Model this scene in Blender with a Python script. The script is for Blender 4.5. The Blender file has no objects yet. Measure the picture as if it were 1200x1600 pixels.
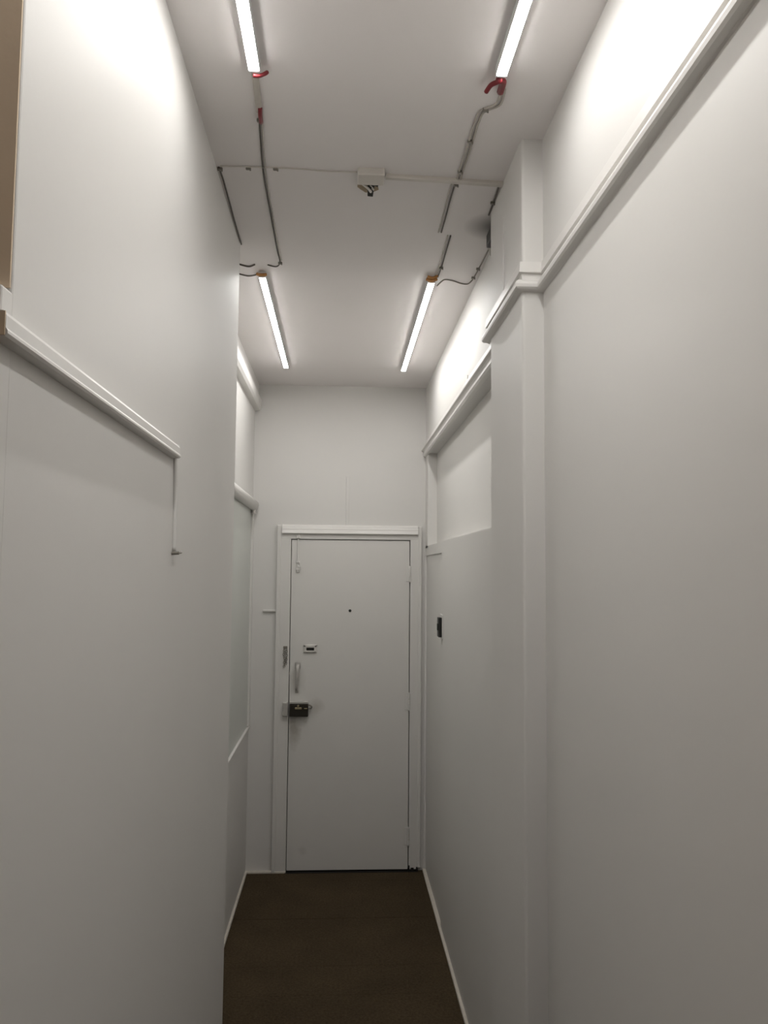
import bpy, bmesh, math, random
from mathutils import Vector, Matrix
random.seed(7)
S = bpy.context.scene
C = S.collection

# ------------------------------------------------------------------ camera
cd = bpy.data.cameras.new('camera')
cam = bpy.data.objects.new('camera', cd)
C.objects.link(cam)
Fv = Vector((0.05498833, 0.99566636, 0.07499853))
Rv = Vector((0.99840851, -0.05577044, 0.0083726))
Uv = Vector((-0.01251902, -0.07441877, 0.99714849))
m = Matrix((Rv, Uv, -Fv)).transposed().to_4x4()
m.translation = Vector((0, 0, 1.76))
cam.matrix_world = m
cd.sensor_fit = 'VERTICAL'
cd.sensor_height = 36.0
cd.lens = 1235.6 / 1600 * 36.0
cd.clip_start = 0.02
S.camera = cam

# ------------------------------------------------------------------ world, exposure
w = bpy.data.worlds.new('world')
w.use_nodes = True
w.node_tree.nodes['Background'].inputs[0].default_value = (0.02, 0.018, 0.015, 1)
w.node_tree.nodes['Background'].inputs[1].default_value = 0.2
S.world = w
S.view_settings.view_transform = 'Standard'
S.view_settings.look = 'None'
S.view_settings.gamma = 1.0
S.view_settings.use_curve_mapping = False
S.view_settings.exposure = 0.0
TUBE_STRENGTH = 55.0            # the four LED tubes are the only lamps of the place

# ------------------------------------------------------------------ measures (metres)
H = 2.896      # ceiling
D = 4.805      # end wall
XR = 0.521     # right wall, far stretch
XRN = 0.518    # right wall, near stretch
XP = 0.462     # pilaster side
PN, PF = 1.974, 2.403
XL = -0.362    # left wall, near stretch
YL = 2.711     # its far corner
XLF = -0.529   # left wall, far stretch
YB = -2.4      # rear wall behind the camera

# ------------------------------------------------------------------ materials
def nodes(name):
    mt = bpy.data.materials.new(name)
    mt.use_nodes = True
    nt = mt.node_tree
    return mt, nt, nt.nodes['Principled BSDF']

def paint(name, col, rough=0.55, var=0.05, scale=3.0, bump=0.15, bscale=60.0, spec=0.35):
    mt, nt, b = nodes(name)
    tc = nt.nodes.new('ShaderNodeTexCoord')
    n1 = nt.nodes.new('ShaderNodeTexNoise')
    n1.inputs['Scale'].default_value = scale
    n1.inputs['Detail'].default_value = 4
    nt.links.new(tc.outputs['Object'], n1.inputs['Vector'])
    mx = nt.nodes.new('ShaderNodeMix')
    mx.data_type = 'RGBA'
    mx.inputs[6].default_value = tuple(c * (1 - var) for c in col) + (1,)
    mx.inputs[7].default_value = tuple(min(1, c * (1 + var)) for c in col) + (1,)
    nt.links.new(n1.outputs['Fac'], mx.inputs[0])
    nt.links.new(mx.outputs[2], b.inputs['Base Color'])
    b.inputs['Roughness'].default_value = rough
    b.inputs['Specular IOR Level'].default_value = spec
    n2 = nt.nodes.new('ShaderNodeTexNoise')
    n2.inputs['Scale'].default_value = bscale
    n2.inputs['Detail'].default_value = 3
    nt.links.new(tc.outputs['Object'], n2.inputs['Vector'])
    bp = nt.nodes.new('ShaderNodeBump')
    bp.inputs['Strength'].default_value = bump
    bp.inputs['Distance'].default_value = 0.002
    nt.links.new(n2.outputs['Fac'], bp.inputs['Height'])
    nt.links.new(bp.outputs['Normal'], b.inputs['Normal'])
    return mt

def plain(name, col, rough=0.5, metal=0.0, spec=0.5):
    mt, nt, b = nodes(name)
    tc = nt.nodes.new('ShaderNodeTexCoord')
    n1 = nt.nodes.new('ShaderNodeTexNoise')
    n1.inputs['Scale'].default_value = 40
    nt.links.new(tc.outputs['Object'], n1.inputs['Vector'])
    mx = nt.nodes.new('ShaderNodeMix')
    mx.data_type = 'RGBA'
    mx.inputs[6].default_value = tuple(c * 0.88 for c in col) + (1,)
    mx.inputs[7].default_value = tuple(min(1, c * 1.12) for c in col) + (1,)
    nt.links.new(n1.outputs['Fac'], mx.inputs[0])
    nt.links.new(mx.outputs[2], b.inputs['Base Color'])
    b.inputs['Roughness'].default_value = rough
    b.inputs['Metallic'].default_value = metal
    b.inputs['Specular IOR Level'].default_value = spec
    return mt

WALL = (0.725, 0.708, 0.682)
M_wall = paint('wall_paint', WALL, 0.5, 0.03, 1.6, 0.12, 35)
M_trim = paint('trim_gloss_paint', (0.76, 0.74, 0.712), 0.38, 0.03, 5, 0.1, 50)
M_door = paint('door_paint', (0.73, 0.71, 0.68), 0.42, 0.04, 2.5, 0.1, 45)
M_beige = paint('beige_warm_light', (0.74, 0.60, 0.45), 0.8, 0.06, 4, 0.2, 60)  # beige brightened in place of warm light from the adjoining room
M_rear = paint('brown_rear_wall', (0.30, 0.23, 0.16), 0.7, 0.06, 3, 0.15, 50)
M_glass = paint('painted_frosted_glass', (0.60, 0.62, 0.58), 0.3, 0.03, 4, 0.05, 90, 0.5)
M_casing = paint('cable_casing_plastic', (0.66, 0.62, 0.57), 0.45, 0.03, 6, 0.05, 60)
M_white = plain('white_plastic', (0.70, 0.67, 0.63), 0.4)
M_strip = plain('pale_caulk', (0.62, 0.57, 0.50), 0.6)
M_cable = plain('painted_cable', (0.50, 0.465, 0.42), 0.6)
M_dcable = plain('dark_cable', (0.11, 0.095, 0.08), 0.6)
M_black = plain('black_plastic', (0.012, 0.012, 0.011), 0.45)
M_red = plain('red_tape', (0.20, 0.014, 0.020), 0.45)
M_orange = plain('copper_brown_tape', (0.50, 0.24, 0.075), 0.5)
M_tan = plain('bare_plaster', (0.36, 0.28, 0.19), 0.85)
M_lock = plain('dark_bronze', (0.030, 0.025, 0.018), 0.45, 0.35)
M_brass = plain('worn_brass', (0.45, 0.38, 0.24), 0.4, 0.7)
M_steel = plain('painted_steel', (0.50, 0.48, 0.45), 0.35, 0.15)
M_grime = plain('grimy_steel', (0.25, 0.23, 0.20), 0.45, 0.4)
M_void = plain('unlit_gap', (0.006, 0.005, 0.004), 0.9)
M_house = plain('lamp_housing', (0.62, 0.62, 0.62), 0.4)

def emitter(name, col, s):
    mt, nt, b = nodes(name)
    b.inputs['Base Color'].default_value = (0.9, 0.9, 0.9, 1)
    b.inputs['Emission Color'].default_value = col + (1,)
    b.inputs['Emission Strength'].default_value = s
    return mt
M_tube = emitter('tube_diffuser', (1.0, 0.988, 0.962), TUBE_STRENGTH)

def carpet():
    mt, nt, b = nodes('brown_carpet')
    tc = nt.nodes.new('ShaderNodeTexCoord')
    geo = nt.nodes.new('ShaderNodeNewGeometry')
    n1 = nt.nodes.new('ShaderNodeTexNoise')
    n1.inputs['Scale'].default_value = 95
    n1.inputs['Detail'].default_value = 6
    n1.inputs['Roughness'].default_value = 0.75
    nt.links.new(geo.outputs['Position'], n1.inputs['Vector'])
    r = nt.nodes.new('ShaderNodeValToRGB')
    r.color_ramp.elements[0].position = 0.35
    r.color_ramp.elements[0].color = (0.060, 0.041, 0.022, 1)
    r.color_ramp.elements[1].position = 0.72
    r.color_ramp.elements[1].color = (0.125, 0.093, 0.055, 1)
    nt.links.new(n1.outputs['Fac'], r.inputs[0])
    n2 = nt.nodes.new('ShaderNodeTexNoise')
    n2.inputs['Scale'].default_value = 3.5
    n2.inputs['Detail'].default_value = 5
    nt.links.new(geo.outputs['Position'], n2.inputs['Vector'])
    mx = nt.nodes.new('ShaderNodeMix')
    mx.data_type = 'RGBA'
    mx.blend_type = 'MULTIPLY'
    mx.inputs[0].default_value = 0.5
    nt.links.new(r.outputs[0], mx.inputs[6])
    nt.links.new(n2.outputs['Fac'], mx.inputs[7])
    nt.links.new(mx.outputs[2], b.inputs['Base Color'])
    b.inputs['Roughness'].default_value = 0.95
    b.inputs['Specular IOR Level'].default_value = 0.1
    bp = nt.nodes.new('ShaderNodeBump')
    bp.inputs['Strength'].default_value = 0.6
    bp.inputs['Distance'].default_value = 0.004
    nt.links.new(n1.outputs['Fac'], bp.inputs['Height'])
    nt.links.new(bp.outputs['Normal'], b.inputs['Normal'])
    return mt
M_carpet = carpet()

def smudge(mat, spots):
    """hand-dirt spots (x, y, z, radius, depth) multiplied into a paint"""
    mt = mat.copy(); mt.name = mat.name + '_smudged'
    nt = mt.node_tree
    b = nt.nodes['Principled BSDF']
    src = b.inputs['Base Color'].links[0].from_socket
    geo = nt.nodes.new('ShaderNodeNewGeometry')
    nz = nt.nodes.new('ShaderNodeTexNoise'); nz.inputs['Scale'].default_value = 22; nz.inputs['Detail'].default_value = 5
    nt.links.new(geo.outputs['Position'], nz.inputs['Vector'])
    for x, yy, z, sx, sz, dep in spots:
        sb = nt.nodes.new('ShaderNodeVectorMath'); sb.operation = 'SUBTRACT'; sb.inputs[1].default_value = (x, yy, z)
        nt.links.new(geo.outputs['Position'], sb.inputs[0])
        sc = nt.nodes.new('ShaderNodeVectorMath'); sc.operation = 'MULTIPLY'; sc.inputs[1].default_value = (1 / sx, 0, 1 / sz)
        nt.links.new(sb.outputs[0], sc.inputs[0])
        ln = nt.nodes.new('ShaderNodeVectorMath'); ln.operation = 'LENGTH'
        nt.links.new(sc.outputs[0], ln.inputs[0])
        ad = nt.nodes.new('ShaderNodeMath'); ad.operation = 'ADD'
        nt.links.new(ln.outputs['Value'], ad.inputs[0]); nt.links.new(nz.outputs['Fac'], ad.inputs[1])
        rp = nt.nodes.new('ShaderNodeValToRGB')
        rp.color_ramp.elements[0].position = 0.45; rp.color_ramp.elements[0].color = (1 - dep, 1 - dep * 1.05, 1 - dep * 1.15, 1)
        rp.color_ramp.elements[1].position = 1.0; rp.color_ramp.elements[1].color = (1, 1, 1, 1)
        mp = nt.nodes.new('ShaderNodeMath'); mp.operation = 'MULTIPLY'; mp.inputs[1].default_value = 0.66
        nt.links.new(ad.outputs[0], mp.inputs[0]); nt.links.new(mp.outputs[0], rp.inputs[0])
        mu = nt.nodes.new('ShaderNodeMix'); mu.data_type = 'RGBA'; mu.blend_type = 'MULTIPLY'; mu.inputs[0].default_value = 1
        nt.links.new(src, mu.inputs[6]); nt.links.new(rp.outputs[0], mu.inputs[7])
        src = mu.outputs[2]
    nt.links.new(src, b.inputs['Base Color'])
    return mt
M_leaf = smudge(M_door, [(-0.262, 4.79, 0.82, 0.05, 0.13, 0.35), (-0.130, 4.79, 0.955, 0.05, 0.06, 0.22), (-0.245, 4.79, 1.12, 0.06, 0.10, 0.15), (-0.20, 4.79, 0.12, 0.03, 0.03, 0.10)])

# ------------------------------------------------------------------ mesh helpers
def box(bm, x0, x1, y0, y1, z0, z1, bev=0.0, seg=2):
    t = bmesh.new()
    bmesh.ops.create_cube(t, size=1.0)
    for v in t.verts:
        v.co = Vector(((x0 + x1) / 2 + v.co.x * (x1 - x0), (y0 + y1) / 2 + v.co.y * (y1 - y0), (z0 + z1) / 2 + v.co.z * (z1 - z0)))
    if bev > 0:
        bmesh.ops.bevel(t, geom=list(t.edges), offset=bev, segments=seg, affect='EDGES', profile=0.5)
    me = bpy.data.meshes.new('t')
    t.to_mesh(me); t.free()
    bm.from_mesh(me)
    bpy.data.meshes.remove(me)

def cyl(bm, a, b, r, n=16, r2=None, cap=True):
    a, b = Vector(a), Vector(b)
    d = (b - a).normalized()
    u = d.orthogonal().normalized(); v = d.cross(u)
    r2 = r if r2 is None else r2
    ra = [bm.verts.new(a + (u * math.cos(2 * math.pi * k / n) + v * math.sin(2 * math.pi * k / n)) * r) for k in range(n)]
    rb = [bm.verts.new(b + (u * math.cos(2 * math.pi * k / n) + v * math.sin(2 * math.pi * k / n)) * r2) for k in range(n)]
    for k in range(n):
        bm.faces.new((ra[k], ra[(k + 1) % n], rb[(k + 1) % n], rb[k]))
    if cap:
        bm.faces.new(ra[::-1]); bm.faces.new(rb)

def smooth_path(pts, sub=6):
    pts = [Vector(p) for p in pts]
    out = []
    for i in range(len(pts) - 1):
        p0 = pts[max(i - 1, 0)]; p1 = pts[i]; p2 = pts[i + 1]; p3 = pts[min(i + 2, len(pts) - 1)]
        for k in range(sub):
            t = k / sub
            out.append(0.5 * ((2 * p1) + (p2 - p0) * t + (2 * p0 - 5 * p1 + 4 * p2 - p3) * t * t + (3 * p1 - p0 - 3 * p2 + p3) * t ** 3))
    out.append(pts[-1])
    return out

def tube(bm, pts, r, n=8, flat=1.0):
    """round (or flattened) cable along a polyline"""
    pts = [Vector(p) for p in pts]
    rings = []
    up = Vector((0, 0, 1))
    for i, p in enumerate(pts):
        d = (pts[min(i + 1, len(pts) - 1)] - pts[max(i - 1, 0)]).normalized()
        a = up if abs(d.z) < 0.9 else Vector((1, 0, 0))
        u = d.cross(a).normalized(); v = u.cross(d).normalized()
        rings.append([bm.verts.new(p + u * math.cos(2 * math.pi * k / n) * r * flat + v * math.sin(2 * math.pi * k / n) * r) for k in range(n)])
    for A, B in zip(rings, rings[1:]):
        for k in range(n):
            bm.faces.new((A[k], A[(k + 1) % n], B[(k + 1) % n], B[k]))
    bm.faces.new(rings[0][::-1]); bm.faces.new(rings[-1])

def sweep(bm, prof, path, side=1):
    """closed profile [(out, z)] along a plan path [(x, y)], mitred; out is measured to the left of the path * side"""
    P = [Vector((x, y)) for x, y in path]
    rings = []
    for i, p in enumerate(P):
        ds = []
        if i > 0: ds.append((P[i] - P[i - 1]).normalized())
        if i < len(P) - 1: ds.append((P[i + 1] - P[i]).normalized())
        ns = [Vector((-d.y, d.x)) * side for d in ds]
        n = ns[0] if len(ns) == 1 else (ns[0] + ns[1]) / (1 + ns[0].dot(ns[1]))
        rings.append([bm.verts.new((p.x + n.x * o, p.y + n.y * o, z)) for o, z in prof])
    k = len(prof)
    for A, B in zip(rings, rings[1:]):
        for j in range(k):
            bm.faces.new((A[j], A[(j + 1) % k], B[(j + 1) % k], B[j]))
    bm.faces.new(rings[0]); bm.faces.new(rings[-1][::-1])

def link(name, bm, mat, parent=None, smooth=False):
    bmesh.ops.recalc_face_normals(bm, faces=list(bm.faces))
    me = bpy.data.meshes.new(name)
    bm.to_mesh(me); bm.free()
    me.materials.append(mat)
    if smooth:
        for f in me.polygons: f.use_smooth = True
    o = bpy.data.objects.new(name, me)
    C.objects.link(o)
    if parent is not None:
        o.parent = parent
    return o

def boxes(name, lst, mat, parent=None, bev=0.0):
    bm = bmesh.new()
    for b in lst: box(bm, *b, bev=bev)
    return link(name, bm, mat, parent)

def tag(o, label, cat, group=None, kind=None):
    o['label'] = label; o['category'] = cat
    if group: o['group'] = group
    if kind: o['kind'] = kind
    return o

def empty(name, loc):
    o = bpy.data.objects.new(name, None)
    C.objects.link(o); o.location = loc
    bpy.context.view_layer.update()
    return o

def rel(parent, *objs):
    """children were built in world coordinates: keep them where they stand"""
    bpy.context.view_layer.update()
    for o in objs:
        o.parent = parent
        o.matrix_parent_inverse = parent.matrix_world.inverted()

# ------------------------------------------------------------------ the shell
fl = boxes('floor', [(-1.4, 0.75, YB - 0.1, D + 0.15, -0.12, -0.012)], M_void)
tag(fl, 'dark brown speckled carpet floor of the narrow corridor', 'floor', kind='structure')
y = 5.142 - 0.243
row = 0
while y > 0.3:
    x1 = XR - 0.008
    x0 = XLF + 0.008 if y > YL + 0.2 else XL + 0.004
    if y <= 0.9: x0 = -0.89
    top = min(y, D + 0.06)
    o = boxes('carpet_strip', [(x0, x1, max(y - 0.243 + 0.0003, 0.25), top - 0.0003, -0.012, random.uniform(-0.0006, 0.0006))], M_carpet, fl)
    y -= 0.243
o = boxes('carpet_field', [(-0.89, XRN, YB, y + 0.243 - 0.0012 if y > 0 else 0.3, -0.012, 0.0)], M_carpet, fl)

# ceiling with a dark spot, fading outwards, in the corner beside the pilaster
mt, nt, b = nodes('ceiling_paint_dark_spot')
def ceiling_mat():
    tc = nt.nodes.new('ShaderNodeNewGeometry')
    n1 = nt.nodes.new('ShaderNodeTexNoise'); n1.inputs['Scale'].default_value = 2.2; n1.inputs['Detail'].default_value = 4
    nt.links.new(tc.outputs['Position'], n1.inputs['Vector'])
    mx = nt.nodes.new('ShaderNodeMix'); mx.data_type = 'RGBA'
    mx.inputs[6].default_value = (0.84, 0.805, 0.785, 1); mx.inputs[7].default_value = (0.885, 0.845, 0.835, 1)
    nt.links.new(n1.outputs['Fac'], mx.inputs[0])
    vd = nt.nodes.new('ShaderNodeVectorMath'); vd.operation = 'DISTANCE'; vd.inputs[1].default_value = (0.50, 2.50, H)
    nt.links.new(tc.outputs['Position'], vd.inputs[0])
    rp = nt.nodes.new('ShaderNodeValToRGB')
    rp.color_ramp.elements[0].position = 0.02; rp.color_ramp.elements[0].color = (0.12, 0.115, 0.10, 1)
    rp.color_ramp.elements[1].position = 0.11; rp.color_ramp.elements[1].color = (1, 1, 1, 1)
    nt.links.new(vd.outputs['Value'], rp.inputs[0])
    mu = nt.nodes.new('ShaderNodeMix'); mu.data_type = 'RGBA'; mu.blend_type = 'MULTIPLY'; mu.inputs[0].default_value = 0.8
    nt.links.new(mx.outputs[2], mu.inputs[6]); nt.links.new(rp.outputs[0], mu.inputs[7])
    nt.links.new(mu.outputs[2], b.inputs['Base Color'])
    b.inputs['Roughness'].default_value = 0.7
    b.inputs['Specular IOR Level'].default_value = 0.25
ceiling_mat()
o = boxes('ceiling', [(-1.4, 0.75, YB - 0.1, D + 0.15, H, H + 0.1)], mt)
tag(o, 'flat off-white painted ceiling with surface cables', 'ceiling', kind='structure')

# left wall, near stretch (thick stub whose end towards the camera is beige with warm light painted in)
bm = bmesh.new()
box(bm, -0.90, XL, 0.867, YL, -0.01, H + 0.01, 0.003, 2)
box(bm, -0.90, XL - 0.0003, 0.841, 0.95, -0.01, 2.062, 0.003, 2)
wl = link('wall_left', bm, M_wall)
tag(wl, 'off-white near left wall with a ledge and a beige end', 'wall', kind='structure')
o = boxes('warm_lit_end', [(-0.89, XL - 0.002, 0.8645, 0.869, 2.066, H)], M_beige, wl)
o['label'] = 'beige end of the wall with warm room light painted in'
o = boxes('warm_lit_end', [(-0.89, XL - 0.002, 0.8385, 0.843, 0.0, 2.052)], M_beige, wl)
o['label'] = 'beige end of the wall with warm room light painted in'
# near room to the left of the camera and behind it
o = boxes('wall_rear', [(-1.4, 0.75, YB - 0.1, YB, -0.01, H + 0.01)], M_rear)
tag(o, 'plain brown wall closing the passage behind the camera', 'wall', kind='structure')
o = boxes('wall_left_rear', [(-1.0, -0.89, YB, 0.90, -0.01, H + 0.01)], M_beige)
tag(o, 'beige wall of the recess left of the camera', 'wall', kind='structure')

# left wall, far stretch: low wall, window band, upper board
bm = bmesh.new()
box(bm, XLF - 0.15, XLF, 2.5, D + 0.1, -0.01, 0.836)
box(bm, XLF - 0.15, XLF - 0.03, 2.5, D + 0.1, 0.80, 2.20)
box(bm, XLF - 0.15, XLF, 2.5, D + 0.1, 2.13, H + 0.01)
box(bm, XLF - 0.15, XLF + 0.022, 2.5, D + 0.1, 2.80, H + 0.01)
box(bm, XLF - 0.15, XLF, YL - 0.1, 3.0, 0.8, 2.2)
wlf = link('wall_left_far', bm, M_wall)
tag(wlf, 'off-white far left wall of the recess before the door', 'wall', kind='structure')

win = empty('window_1', (XLF, 3.9, 0.85))
tag(win, 'blind grey-green frosted window band in the far left wall', 'window', kind='structure')
pn = boxes('pane', [(XLF - 0.031, XLF - 0.004, 3.0, D - 0.045, 0.84, 2.14)], M_glass)
fr = boxes('frame_stile', [(XLF - 0.03, XLF + 0.008, D - 0.045, D + 0.0, 0.846, 2.13)], M_trim, bev=0.003)
sl = boxes('window_sill', [(XLF - 0.03, XLF + 0.008, 3.0, D - 0.002, 0.832, 0.842)], M_trim, bev=0.002)
rel(win, pn, fr, sl)

# half-round rail over the window band
bm = bmesh.new()
cyl(bm, (XLF + 0.008, 2.9, 2.150), (XLF + 0.008, D - 0.03, 2.150), 0.031, 24)
rr = link('trim_1', bm, M_trim, smooth=False)
for f in rr.data.polygons: f.use_smooth = len(f.vertices) == 4
tag(rr, 'rounded pipe-like rail above the frosted window band', 'rail', kind='structure')
bm = bmesh.new()
cyl(bm, (XLF + 0.010, D - 0.06, 2.122), (XLF + 0.010, D - 0.06, 2.105), 0.014, 16, 0.011)
cyl(bm, (XLF + 0.010, D - 0.06, 2.105), (XLF + 0.010, D - 0.06, 2.096), 0.017, 16)
o = link('end_stud', bm, M_white, rr)

# lintel board above
bm = bmesh.new()
sweep(bm, [(0, 2.73), (0.030, 2.735), (0.040, 2.75), (0.040, 2.80), (0.030, 2.815), (0, 2.82)], [(XLF, 2.75), (XLF, D - 0.002)], -1)
o = link('trim_2', bm, M_trim)
tag(o, 'flat off-white lintel board high on the far left wall', 'trim', kind='structure')

# end wall with its door opening
DL, DR, DT = -0.290, 0.4225, 1.947     # door leaf
FL, FR_, FT = -0.378, 0.492, 2.034     # outer frame
bm = bmesh.new()
for x0, x1, z0 in ((XLF - 0.1, FL + 0.012, -0.01), (FL + 0.012, FR_ - 0.008, FT - 0.02), (FR_ - 0.008, XR + 0.15, -0.01)):
    box(bm, x0, x1, D, D + 0.12, z0, H + 0.01)
we = link('wall_back', bm, M_wall)
tag(we, 'off-white end wall around and above the door', 'wall', kind='structure')
o = boxes('void_backing', [(XLF, XR, D + 0.10, D + 0.13, -0.01, 2.1)], M_void, we)

# right wall, near stretch, and pilaster
o = boxes('wall_right', [(XRN, XRN + 0.15, YB, PN + 0.05, -0.01, H + 0.01)], M_wall)
tag(o, 'wide off-white near right wall crossed by the picture rail', 'wall', kind='structure')
bm = bmesh.new()
box(bm, XP, XRN + 0.1, PN, PF, -0.02, H + 0.02, 0.007, 3)
pil = link('wall_pilaster', bm, M_wall)
tag(pil, 'shallow off-white pilaster projecting from the right wall', 'pilaster', kind='structure')
bm = bmesh.new()
cyl(bm, (XP, 2.203, 2.57), (XP, 2.203, 2.79), 0.0028, 8)
o = link('painted_bead', bm, M_wall, pil)

# right wall, far stretch: lower wall, recessed band with soffit, upper wall, low recessed panel by the door
bm = bmesh.new()
RB = XR + 0.056
box(bm, XR, XR + 0.2, PF - 0.05, 4.04, -0.01, 1.915)
box(bm, XR + 0.007, XR + 0.2, 4.03, D + 0.05, -0.01, 1.90)
box(bm, XR, XR + 0.2, 4.04, D + 0.05, 1.858, 1.915)
box(bm, RB, XR + 0.2, PF - 0.05, D + 0.05, 1.90, 2.50)
box(bm, XR, XR + 0.2, 4.692, D + 0.05, 1.90, 2.50, 0.003, 2)
box(bm, XR, XR + 0.2, PF - 0.05, D + 0.05, 2.470, H + 0.01)
wr = link('wall_right_far', bm, M_wall)
tag(wr, 'off-white far right wall with a recessed upper band', 'wall', kind='structure')
o = boxes('corner_bead', [(XR - 0.004, XR + 0.013, D - 0.012, D + 0.01, 0.0, 1.86)], M_trim, wr, 0.002)

# picture rail: backboard, quirk, bead and cove, mitred around the pilaster
PROF = [(-0.004, 2.562), (0.0065, 2.562), (0.0090, 2.534), (0.0005, 2.533), (0.0005, 2.513), (0.013, 2.511), (0.0195, 2.506), (0.0215, 2.499),
        (0.0205, 2.491), (0.016, 2.487), (0.004, 2.486), (-0.004, 2.482)]
bm = bmesh.new()
sweep(bm, PROF, [(XRN, YB), (XRN, PN), (XP, PN), (XP, PF + 0.04)], 1)
o = link('trim_3', bm, M_trim)
tag(o, 'moulded picture rail along the near right wall and around the pilaster', 'picture rail', kind='structure')
PROF2 = [(-0.004, 2.548), (0.010, 2.546), (0.012, 2.532), (0.006, 2.529), (0.006, 2.522), (0.020, 2.517), (0.028, 2.508), (0.028, 2.501),
         (0.018, 2.497), (0.012, 2.490), (0.018, 2.483), (0.019, 2.470), (0.012, 2.463), (-0.004, 2.463)]
bm = bmesh.new()
sweep(bm, PROF2, [(XR, PF - 0.02), (XR, D)], 1)
o = link('trim_4', bm, M_trim)
tag(o, 'double-ridged moulding over the recessed band near the door', 'moulding', kind='structure')
# chipped piece of board standing on this moulding
bm = bmesh.new()
box(bm, XR - 0.004, XR + 0.004, 3.20, 3.24, 2.54, 2.575, 0.001, 1)
c = link('board_joint', bm, M_trim, o)

# thin pale strips where the walls meet the carpet
o = boxes('baseboard_right', [(XR - 0.012, XR + 0.009, PF, D - 0.0, -0.004, 0.011)], M_strip, bev=0.003)
tag(o, 'thin pale strip along the foot of the right wall', 'baseboard', kind='structure')
o = boxes('baseboard_left', [(XLF - 0.002, XLF + 0.012, YL, D, -0.004, 0.011)], M_strip, bev=0.003)
tag(o, 'thin pale strip along the foot of the far left wall', 'baseboard', kind='structure')
o = boxes('baseboard_back', [(XLF, DL - 0.004, D - 0.026, D + 0.002, -0.004, 0.009)], M_strip, bev=0.003)
tag(o, 'short pale strip at the wall foot left of the door', 'baseboard', kind='structure')

# ledge board on the near left wall, the remains of a blocked doorway
bm = bmesh.new()
sweep(bm, [(-0.003, 1.998), (0.016, 1.998), (0.0185, 2.001), (0.0185, 2.004), (0.0165, 2.007), (0.0165, 2.020), (0.0135, 2.025), (-0.003, 2.026)], [(XL, 0.816), (XL, 1.705)], -1)
led = link('trim_5', bm, M_trim)
tag(led, 'projecting narrow ledge board along the near left wall', 'ledge', kind='structure')
o = boxes('warm_lit_end', [(XL - 0.02, XL + 0.016, 0.8145, 0.8165, 1.999, 2.024)], M_beige, led)  # warm light painted into the ledge end as well
o = boxes('end_return', [(XL - 0.002, XL + 0.013, 1.705, 1.722, 2.006, 2.029)], M_trim, led, 0.002)

# painted-over cord dropping from the ledge to a small hook
bm = bmesh.new()
tube(bm, smooth_path([(XL + 0.004, 1.722, 2.008), (XL + 0.003, 1.730, 1.94), (XL + 0.0025, 1.735, 1.88), (XL + 0.003, 1.733, 1.80)]), 0.0042, 8)
tube(bm, smooth_path([(XL + 0.003, 1.738, 2.006), (XL + 0.003, 1.746, 1.92), (XL + 0.003, 1.748, 1.85), (XL + 0.003, 1.742, 1.80)]), 0.003, 8)
cord = link('hanging_cord', bm, M_wall, smooth=True)
tag(cord, 'painted-over cord hanging down the left wall below the ledge', 'cord')
bm = bmesh.new()
cyl(bm, (XL - 0.002, 1.728, 1.795), (XL + 0.016, 1.728, 1.796), 0.0035, 10)
tube(bm, smooth_path([(XL + 0.014, 1.728, 1.796), (XL + 0.017, 1.745, 1.797), (XL + 0.013, 1.762, 1.799)]), 0.002, 8)
o = link('hook', bm, M_grime, cord)
o['label'] = 'small dull metal hook at the cord end'

# small strip left of the door and the conduit above it
bm = bmesh.new()
box(bm, -0.456, FL + 0.012, D - 0.014, D + 0.001, 1.514, 1.526, 0.002, 1)
o = link('trim_6', bm, M_trim)
tag(o, 'short horizontal batten on the end wall left of the door frame', 'batten', kind='structure')
bm = bmesh.new()
box(bm, 0.035, 0.0535, D - 0.0035, D + 0.001, 2.03, 2.335, 0.0012, 1)
cyl(bm, (0.035, D, 2.03), (0.035, D, 2.335), 0.003, 8)
o = link('wall_conduit', bm, M_wall)
tag(o, 'painted-over vertical cable casing above the middle of the door', 'cable casing')

# ------------------------------------------------------------------ door
door = empty('door_1', ((DL + DR) / 2, D, 0.0))
tag(door, 'plain off-white flush entrance door with dark rim lock', 'door', kind='structure')
YF = D - 0.020        # face of the frame boards
bm = bmesh.new()
# jamb boards: inner flat, outer bead
box(bm, FL + 0.022, DL - 0.004, YF, D + 0.10, 0.0, DT + 0.004, 0.0015, 1)
box(bm, FL, FL + 0.024, YF - 0.006, D + 0.02, 0.0, FT, 0.004, 2)
box(bm, DR + 0.0045, FR_ - 0.014, YF, D + 0.10, 0.012, DT + 0.004, 0.0015, 1)
box(bm, FR_ - 0.016, FR_ + 0.004, YF - 0.003, D + 0.02, 0.02, FT, 0.004, 2)
box(bm, FL + 0.022, FR_ - 0.014, YF, D + 0.10, DT + 0.004, 2.022, 0.0015, 1)
# stops behind the leaf edges
box(bm, DL - 0.01, DL + 0.012, D + 0.035, D + 0.10, 0.0, DT + 0.02)
box(bm, DR - 0.012, DR + 0.01, D + 0.035, D + 0.10, 0.0, DT + 0.02)
box(bm, DL, DR, D + 0.035, D + 0.10, DT - 0.012, DT + 0.02)
frame = link('door_frame', bm, M_door)
# head moulding projecting over the flat head board
bm = bmesh.new()
sweep(bm, [(-0.002, 1.983), (0.036, 1.983), (0.038, 1.986), (0.034, 1.996), (0.029, 2.006), (0.029, 2.011), (0.025, 2.016), (0.020, 2.030), (0.010, 2.038), (-0.002, 2.038)],
      [(FL + 0.030, D), (FR_ - 0.020, D)], -1)
head = link('head_moulding', bm, M_trim)
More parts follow.
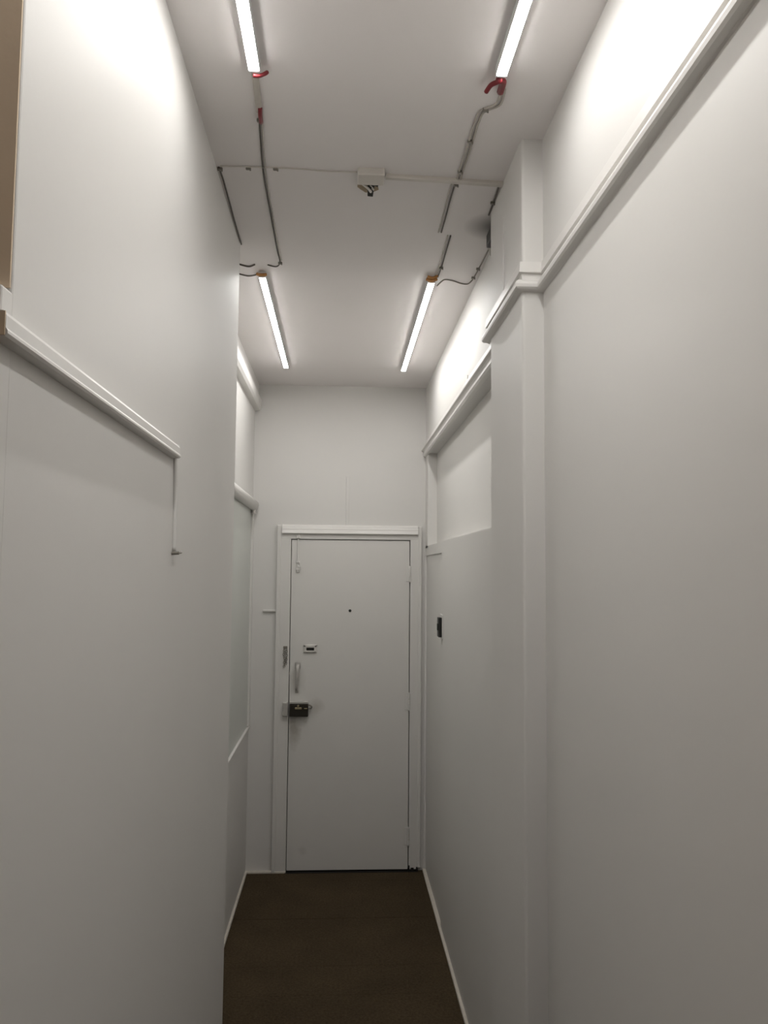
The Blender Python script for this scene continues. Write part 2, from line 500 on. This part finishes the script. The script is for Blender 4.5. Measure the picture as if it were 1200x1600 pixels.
# leaf
bm = bmesh.new()
box(bm, DL, DR, D - 0.012, D + 0.030, 0.010, DT, 0.0018, 2)
leaf = link('door_leaf', bm, M_leaf)
bm = bmesh.new()
box(bm, DL - 0.01, DR + 0.06, D - 0.03, D + 0.09, -0.006, 0.0015)
thr = link('threshold', bm, M_void)
rel(door, frame, head, leaf, thr)

YD = D - 0.012       # leaf face
def sub(name, bm, mat, parent, label=None, smooth=False):
    o = link(name, bm, mat, smooth=smooth)
    rel(parent, o)
    if label: o['label'] = label
    return o

# tower bolt at the top
bm = bmesh.new()
cyl(bm, (-0.252, YD - 0.008, 1.80), (-0.252, YD - 0.008, 1.985), 0.0042, 10)
box(bm, -0.264, -0.240, YD - 0.006, YD + 0.001, 1.752, 1.832, 0.002, 1)
box(bm, -0.262, -0.242, YD - 0.016, YD, 1.806, 1.818, 0.002, 1)
box(bm, -0.262, -0.242, YD - 0.016, YD, 1.764, 1.776, 0.002, 1)
cyl(bm, (-0.252, YD - 0.008, 1.752), (-0.252, YD - 0.008, 1.80), 0.0055, 10)
cyl(bm, (-0.252, YD - 0.008, 1.785), (-0.236, YD - 0.022, 1.783), 0.004, 8)
box(bm, -0.264, -0.240, YF - 0.010, YF + 0.002, 1.955, 1.972, 0.002, 1)
sub('tower_bolt', bm, M_door, leaf, 'painted-over vertical tower bolt')
# peephole
bm = bmesh.new()
cyl(bm, (0.065, YD - 0.003, 1.523), (0.065, YD + 0.004, 1.523), 0.0085, 20)
sub('peephole', bm, M_black, leaf, 'black peephole')
# slot escutcheon: rounded frame round a dark slit
bm = bmesh.new()
box(bm, -0.211, -0.129, YD - 0.012, YD + 0.001, 1.302, 1.320, 0.005, 3)
box(bm, -0.211, -0.129, YD - 0.012, YD + 0.001, 1.276, 1.285, 0.003, 2)
box(bm, -0.211, -0.193, YD - 0.012, YD + 0.001, 1.276, 1.320, 0.005, 3)
box(bm, -0.147, -0.129, YD - 0.012, YD + 0.001, 1.276, 1.320, 0.005, 3)
sub('slot_plate', bm, M_white, leaf, 'white rounded plate with a dark slot')
bm = bmesh.new()
box(bm, -0.196, -0.144, YD - 0.003, YD + 0.001, 1.282, 1.304)
sub('slot', bm, M_black, leaf, 'dark slot')
# pull handle: top rose, tapering bowed grip, foot
bm = bmesh.new()
box(bm, -0.258, -0.226, YD - 0.005, YD + 0.001, 1.176, 1.216, 0.006, 3)
box(bm, -0.256, -0.236, YD - 0.005, YD + 0.001, 1.036, 1.066, 0.005, 3)
pts = smooth_path([(-0.243, YD - 0.002, 1.196), (-0.243, YD - 0.026, 1.188), (-0.243, YD - 0.036, 1.165), (-0.245, YD - 0.036, 1.110), (-0.246, YD - 0.028, 1.068), (-0.246, YD - 0.002, 1.050)])
n = 12; rings = []
for i, q in enumerate(pts):
    t = i / (len(pts) - 1)
    r = 0.0135 * (1 - t) + 0.0065 * t
    d = (pts[min(i + 1, len(pts) - 1)] - pts[max(i - 1, 0)]).normalized()
    u = Vector((1, 0, 0)); v = d.cross(u).normalized()
    rings.append([bm.verts.new(q + u * math.cos(2 * math.pi * k / n) * r + v * math.sin(2 * math.pi * k / n) * r * 0.7) for k in range(n)])
for A, B in zip(rings, rings[1:]):
    for k in range(n): bm.faces.new((A[k], A[(k + 1) % n], B[(k + 1) % n], B[k]))
bm.faces.new(rings[0][::-1]); bm.faces.new(rings[-1])
sub('pull_handle', bm, M_steel, leaf, 'slim tapering pull handle', True)
# rim lock: pale top plate, dark case with brass knob and side lever
bm = bmesh.new()
box(bm, DL + 0.004, -0.176, YD - 0.034, YD + 0.001, 0.902, 0.975, 0.003, 2)
lk = sub('rim_lock', bm, M_lock, leaf, 'dark bronze rim lock case')
bm = bmesh.new()
box(bm, DL + 0.004, -0.178, YD - 0.030, YD + 0.001, 0.9755, 0.988, 0.002, 1)
sub('lock_top', bm, M_steel, leaf, 'pale painted top of the lock')
bm = bmesh.new()
box(bm, -0.254, -0.214, YD - 0.038, YD - 0.033, 0.944, 0.956, 0.002, 1)
cyl(bm, (-0.235, YD - 0.033, 0.966), (-0.235, YD - 0.042, 0.966), 0.006, 14)
box(bm, -0.200, -0.181, YD - 0.036, YD - 0.033, 0.946, 0.952, 0.001, 1)
sub('lock_knob', bm, M_brass, leaf, 'worn brass slide and knob')
bm = bmesh.new()
tube(bm, smooth_path([(-0.178, YD - 0.018, 0.968), (-0.166, YD - 0.020, 0.966), (-0.156, YD - 0.020, 0.958), (-0.160, YD - 0.018, 0.948), (-0.172, YD - 0.018, 0.950)]), 0.0045, 8)
sub('lock_lever', bm, M_grime, leaf, 'curled thumb lever')
bm = bmesh.new()
box(bm, -0.326, DL - 0.007, YF - 0.028, YF + 0.001, 0.904, 0.984, 0.004, 2)
cyl(bm, (-0.312, YF - 0.0285, 0.960), (-0.312, YF - 0.027, 0.960), 0.003, 8)
sub('lock_keeper', bm, M_steel, frame, 'pale lock keeper on the frame')
# hinges
for z0, z1 in ((1.700, 1.792), (0.935, 1.034), (0.150, 0.250)):
    bm = bmesh.new()
    zz = [z0 + (z1 - z0) * k / 3 for k in range(4)]
    for k in range(3):
        cyl(bm, (DR + 0.001, YD - 0.009, zz[k] + 0.001), (DR + 0.001, YD - 0.009, zz[k + 1] - 0.001), 0.0075, 14)
    cyl(bm, (DR + 0.001, YD - 0.009, z0 - 0.004), (DR + 0.001, YD - 0.009, z0), 0.0045, 10)
    cyl(bm, (DR + 0.001, YD - 0.009, z1), (DR + 0.001, YD - 0.009, z1 + 0.004), 0.0045, 10)
    box(bm, DR - 0.022, DR, YD - 0.0025, YD + 0.001, z0, z1, 0.001, 1)
    sub('hinge', bm, M_door, leaf)
# bunched door chain hanging on the frame
bm = bmesh.new()
random.seed(3)
z = 1.300; k = 0
box(bm, -0.330, -0.306, YF - 0.004, YF + 0.001, 1.296, 1.312, 0.002, 1)
for strand, dx in ((0, -0.323), (1, -0.311)):
    z = 1.297 - strand * 0.006
    k = 0
    while z > 1.188 + strand * 0.012:
        cx = dx + random.uniform(-0.0035, 0.0035)
        ring = []
        a = math.radians(20 if k % 2 else 70) + random.uniform(-0.3, 0.3)
        for j in range(13):
            t = 2 * math.pi * j / 12
            ring.append(Vector((cx + math.cos(t) * 0.0055 * math.cos(a), YF - 0.007 + math.cos(t) * 0.0055 * math.sin(a), z + math.sin(t) * 0.0075)))
        tube(bm, ring, 0.0016, 6)
        z -= 0.0115; k += 1
sub('door_chain', bm, M_grime, frame, 'bunched-up door chain')
# broken bits at the foot of the right jamb
bm = bmesh.new()
for x0, x1, h in ((DR + 0.002, DR + 0.010, 0.035), (DR + 0.016, DR + 0.034, 0.022), (DR + 0.048, DR + 0.058, 0.026)):
    box(bm, x0, x1, YF - 0.002, YF + 0.002, 0.0, h, 0.0008, 1)
sub('chipped_foot', bm, M_void, frame, 'dark chips at the foot of the frame')

# ------------------------------------------------------------------ switch on the right wall
sw = empty('wall_switch', (XR, 4.03, 1.42))
tag(sw, 'black switch box on the right wall beside the door', 'switch')
bm = bmesh.new()
box(bm, XR - 0.004, XR + 0.014, 3.975, 4.075, 1.424, 1.545, 0.002, 1)
p1 = link('back_plate', bm, M_wall)
bm = bmesh.new()
box(bm, XR - 0.021, XR - 0.003, 3.992, 4.050, 1.432, 1.530, 0.003, 2)
p2 = link('switch_body', bm, M_black)
bm = bmesh.new()
box(bm, XR - 0.0255, XR - 0.020, 4.003, 4.026, 1.465, 1.500, 0.002, 1)
p3 = link('rocker', bm, M_black)
rel(sw, p1, p2, p3)

# ------------------------------------------------------------------ lamps
def tube_light(x, y0, y1, label, dx=0.0):
    e = empty('tube_light', (x, (y0 + y1) / 2, H))
    tag(e, label, 'lamp', 'LED tube lights on the ceiling')
    bm = bmesh.new()
    box(bm, x - 0.013, x + 0.013, y0, y1, H - 0.022, H + 0.0005, 0.0015, 1)
    a = link('housing', bm, M_house)
    bm = bmesh.new()
    # half-round diffuser under the housing
    n = 10
    r0 = []; r1 = []
    for k in range(n + 1):
        t = math.pi * k / n
        cx, cz = x - 0.0118 * math.cos(t), H - 0.0222 - 0.0022 * math.sin(t)
        r0.append(bm.verts.new((cx, y0 + 0.006, cz))); r1.append(bm.verts.new((cx, y1 - 0.006, cz)))
    for k in range(n): bm.faces.new((r0[k], r0[k + 1], r1[k + 1], r1[k]))
    bm.faces.new((r0[0], r1[0], r1[n], r0[n]))
    bm.faces.new(r0); bm.faces.new(r1[::-1])
    d = link('diffuser', bm, M_tube)
    caps = []
    for ya, yb in ((y0 - 0.002, y0 + 0.006), (y1 - 0.006, y1 + 0.002)):
        bm = bmesh.new()
        box(bm, x - 0.0135, x + 0.0135, ya, yb, H - 0.0255, H - 0.001, 0.003, 2)
        caps.append(link('end_cap', bm, M_house))
    rel(e, a, d, *caps)
    return e

L1 = tube_light(-0.205, 0.47, 1.705, 'near left ceiling tube light with thin red tape at its end')
L2 = tube_light(0.349, 0.45, 1.685, 'near right ceiling tube light ending in a red tape tuft')
L3 = tube_light(-0.309, 2.955, 4.310, 'far left ceiling tube light nearest the left wall and door')
L4 = tube_light(0.340, 2.960, 4.320, 'far right ceiling tube light with copper-brown tape at its near end')

def wrap(parent, pts, r, mat, name, label, flat=1.0):
    bm = bmesh.new()
    tube(bm, smooth_path(pts, 5), r, 8, flat)
    o = link(name, bm, mat, smooth=True)
    rel(parent, o); o['label'] = label
    return o
wrap(L1, [(-0.208, 1.709, H - 0.030), (-0.195, 1.712, H - 0.028), (-0.183, 1.716, H - 0.020), (-0.178, 1.722, H - 0.012)], 0.0045, M_red, 'red_tape', 'red insulating tape')
wrap(L2, [(0.352, 1.690, H - 0.024), (0.345, 1.706, H - 0.022), (0.333, 1.722, H - 0.020), (0.326, 1.745, H - 0.022)], 0.0055, M_red, 'red_tape', 'red insulating tape tail')
wrap(L2, [(0.345, 1.692, H - 0.026), (0.357, 1.708, H - 0.018), (0.362, 1.735, H - 0.010), (0.364, 1.768, H - 0.006)], 0.0085, M_red, 'red_tape', 'red insulating tape bundle')
wrap(L3, [(-0.328, 2.944, H - 0.016), (-0.312, 2.940, H - 0.020), (-0.292, 2.946, H - 0.016)], 0.006, M_orange, 'brown_tape', 'brown tape at the tube end')
wrap(L4, [(0.320, 2.948, H - 0.014), (0.338, 2.942, H - 0.022), (0.358, 2.946, H - 0.014)], 0.007, M_orange, 'brown_tape', 'copper-brown tape at the tube end')
wrap(L4, [(0.322, 2.934, H - 0.010), (0.340, 2.930, H - 0.016), (0.360, 2.924, H - 0.010)], 0.005, M_orange, 'brown_tape', 'copper-brown tape at the tube end')

# ------------------------------------------------------------------ cables on the ceiling
def cable(name, label, strands, clips=(), mat=None, cat='cable'):
    """strands: list of (points, radius, flat); clips: list of (x, y)"""
    bm = bmesh.new()
    for pts, r, flat in strands:
        p3 = [(a[0], a[1], a[2] if len(a) > 2 else H - r * 0.9) for a in pts]
        tube(bm, smooth_path(p3, 6), r, 8, flat)
    o = link(name, bm, mat or M_cable, smooth=True)
    tag(o, label, cat, 'surface cables on the ceiling')
    for cx, cy in clips:
        b2 = bmesh.new()
        box(b2, cx - 0.007, cx + 0.007, cy - 0.004, cy + 0.004, H - 0.0085, H + 0.0005, 0.0015, 1)
        cyl(b2, (cx + 0.006, cy, H - 0.001), (cx + 0.006, cy, H - 0.011), 0.002, 8)
        link('cable_clip', b2, M_grime, o)
    return o

# near left
cable('ceiling_cable', 'flat painted cable leaving the near left tube light',
      [([(-0.207, 1.708), (-0.209, 1.787), (-0.212, 1.851), (-0.214, 1.893)], 0.004, 2.0)])
b1 = [(-0.214, 1.885), (-0.217, 1.934), (-0.231, 2.164), (-0.234, 2.348), (-0.235, 2.551), (-0.236, 2.745), (-0.234, 2.838), (-0.239, 2.881), (-0.255, 2.901), (-0.282, 2.886)]
c1 = cable('ceiling_cable', 'long dark twin cable running along the left side of the ceiling',
           [(b1, 0.0022, 1.0)], [(-0.216, 1.93), (-0.234, 2.86)], M_dcable)
b2m = bmesh.new()
tube(b2m, smooth_path([(x + 0.007, yy, H - 0.002) for x, yy in b1[:7]], 6), 0.0024, 8)
link('second_strand', b2m, M_cable, c1, True)
bt = bmesh.new()
tube(bt, smooth_path([(-0.209, 1.872, H - 0.006), (-0.211, 1.895, H - 0.010), (-0.212, 1.918, H - 0.008), (-0.213, 1.938, H - 0.005)]), 0.0055, 8)
o = link('red_tape', bt, M_red, c1, True); o['label'] = 'red insulating tape'
cable('ceiling_cable', 'short dark cable end beside the corner of the left wall',
      [([(-0.330, 2.884), (-0.350, 2.904), (-0.369, 2.899), (-0.400, 2.874)], 0.0032, 1.0)], (), M_dcable)
cable('ceiling_cable', 'dark cable along the top of the near left wall',
      [([(-0.355, 2.176), (-0.353, 2.246), (-0.354, 2.378), (-0.356, 2.513), (-0.357, 2.705)], 0.0026, 1.0)], [(-0.353, 2.182)], M_dcable)
cable('ceiling_cable', 'dark cable feeding the far left tube light from the wall',
      [([(-0.318, 2.950, H - 0.012), (-0.345, 2.985, H - 0.006), (-0.372, 3.000), (-0.410, 2.975)], 0.003, 1.0)], (), M_dcable)
cable('ceiling_cable', 'thin cable crossing the ceiling from the left wall to the box',
      [([(-0.350, 2.170), (-0.282, 2.168), (-0.178, 2.168), (-0.106, 2.171), (-0.052, 2.177), (0.036, 2.176)], 0.0022, 1.0)], [(-0.272, 2.172), (-0.195, 2.170)], M_casing)
# right
w4 = [(0.364, 1.760), (0.367, 1.803), (0.361, 1.827), (0.339, 1.845), (0.329, 1.862), (0.326, 1.91), (0.326, 1.96), (0.326, 2.049), (0.324, 2.153), (0.326, 2.200)]
cable('ceiling_cable', 'pale twin cable bending away from the near right tube light',
      [(w4, 0.003, 1.0), ([(a + 0.010, b_ + 0.003) for a, b_ in w4], 0.003, 1.0)], [(0.343, 1.846), (0.329, 1.99), (0.327, 2.150)])
w5 = [(0.323, 2.222), (0.323, 2.328), (0.325, 2.448), (0.326, 2.558)]
c5 = cable('ceiling_cable', 'dark twin cable running from the casing down the right ceiling', [(w5, 0.0022, 1.0)], [(0.326, 2.226)], M_dcable)
bm = bmesh.new(); tube(bm, smooth_path([(a - 0.010, b_, H - 0.002) for a, b_ in w5], 6), 0.0024, 8)
link('second_strand', bm, M_cable, c5, True)
w5 = [(0.360, 2.580), (0.362, 2.688), (0.365, 2.853), (0.362, 2.945, H - 0.008)]
c5 = cable('ceiling_cable', 'dark twin cable joining the far right tube light', [(w5, 0.0024, 1.0)], [(0.364, 2.86)], M_dcable)
bm = bmesh.new(); tube(bm, smooth_path([(a[0] - 0.010, a[1], H - 0.002) for a in w5[:3]] + [(0.350, 2.940, H - 0.006)], 6), 0.0024, 8)
link('second_strand', bm, M_cable, c5, True)
cable('ceiling_cable', 'wavy grey cable looping from the far right tube light to the wall',
      [([(0.372, 3.050), (0.384, 3.002), (0.396, 2.981), (0.428, 2.992), (0.462, 3.017), (0.488, 3.022), (0.499, 2.993), (0.503, 2.946), (0.506, 2.855), (0.508, 2.775), (0.509, 2.640)], 0.0026, 1.0)],
      [(0.500, 2.95), (0.503, 2.86)], plain('grey_cable', (0.20, 0.18, 0.15), 0.6))
cable('ceiling_cable', 'short dark cable along the top of the pilaster',
      [([(0.452, 2.215), (0.454, 2.249), (0.456, 2.305), (0.459, 2.415)], 0.003, 1.0)], [(0.455, 2.33)], M_dcable)

# casing from the ceiling box to the pilaster
bm = bmesh.new()
sweep(bm, [(-0.009, H + 0.001), (-0.009, H - 0.008), (-0.007, H - 0.011), (0.007, H - 0.011), (0.009, H - 0.008), (0.009, H + 0.001)],
      [(0.118, 2.189), (0.299, 2.199), (XP + 0.003, 2.211)], 1)
o = link('cable_casing', bm, M_casing)
tag(o, 'white plastic cable casing between the ceiling box and the pilaster', 'cable casing')

# junction box with the bare lamp outlet behind it
jb = empty('ceiling_box', (0.075, 2.19, H))
tag(jb, 'white junction box with bare wires in the middle of the ceiling', 'junction box')
bm = bmesh.new()
box(bm, 0.037, 0.113, 2.150, 2.212, H - 0.022, H + 0.001, 0.003, 2)
a1 = link('box_body', bm, M_casing)
bm = bmesh.new()
ring = []
random.seed(11)
for k in range(14):
    t = 2 * math.pi * k / 14
    ring.append((0.070 + math.cos(t) * 0.034 * random.uniform(0.7, 1.05), 2.262 + math.sin(t) * 0.034 * random.uniform(0.75, 1.05)))
lo = [bm.verts.new((x, yy, H - 0.0025)) for x, yy in ring]
hi = [bm.verts.new((x, yy, H + 0.001)) for x, yy in ring]
bm.faces.new(lo); bm.faces.new(hi[::-1])
for k in range(14): bm.faces.new((lo[k], lo[(k + 1) % 14], hi[(k + 1) % 14], hi[k]))
a2 = link('bare_patch', bm, M_tan)
bm = bmesh.new()
cyl(bm, (0.078, 2.250, H + 0.001), (0.076, 2.262, H - 0.030), 0.011, 14, 0.008)
cyl(bm, (0.082, 2.232, H - 0.004), (0.098, 2.236, H - 0.010), 0.006, 10, 0.003)
box(bm, 0.058, 0.092, 2.216, 2.232, H - 0.006, H, 0.001, 1)
a3 = link('black_holder', bm, M_black)
bm = bmesh.new()
tube(bm, smooth_path([(0.040, 2.218, H - 0.006), (0.056, 2.222, H - 0.016), (0.070, 2.232, H - 0.022), (0.077, 2.246, H - 0.024), (0.077, 2.252, H - 0.014)]), 0.0035, 8)
tube(bm, smooth_path([(0.074, 2.222, H - 0.016), (0.082, 2.226, H - 0.022), (0.085, 2.238, H - 0.022), (0.080, 2.246, H - 0.014)]), 0.0018, 8)
a4 = link('white_wire', bm, M_white, smooth=True)
rel(jb, a1, a2, a3, a4)

# black box in the corner behind the pilaster, with its stub of pipe
bb = empty('corner_box', (0.50, 2.52, H))
tag(bb, 'black box tucked into the ceiling corner behind the pilaster', 'box')
bm = bmesh.new()
box(bm, 0.481, XR - 0.002, 2.430, 2.575, H - 0.044, H + 0.0005, 0.003, 2)
a1 = link('box_body', bm, M_black)
bm = bmesh.new()
tube(bm, smooth_path([(0.498, 2.575, H - 0.030), (0.500, 2.60, H - 0.034), (0.508, 2.63, H - 0.040), (0.519, 2.64, H - 0.044)]), 0.006, 10)
a2 = link('pipe_stub', bm, M_cable, smooth=True)
rel(bb, a1, a2)
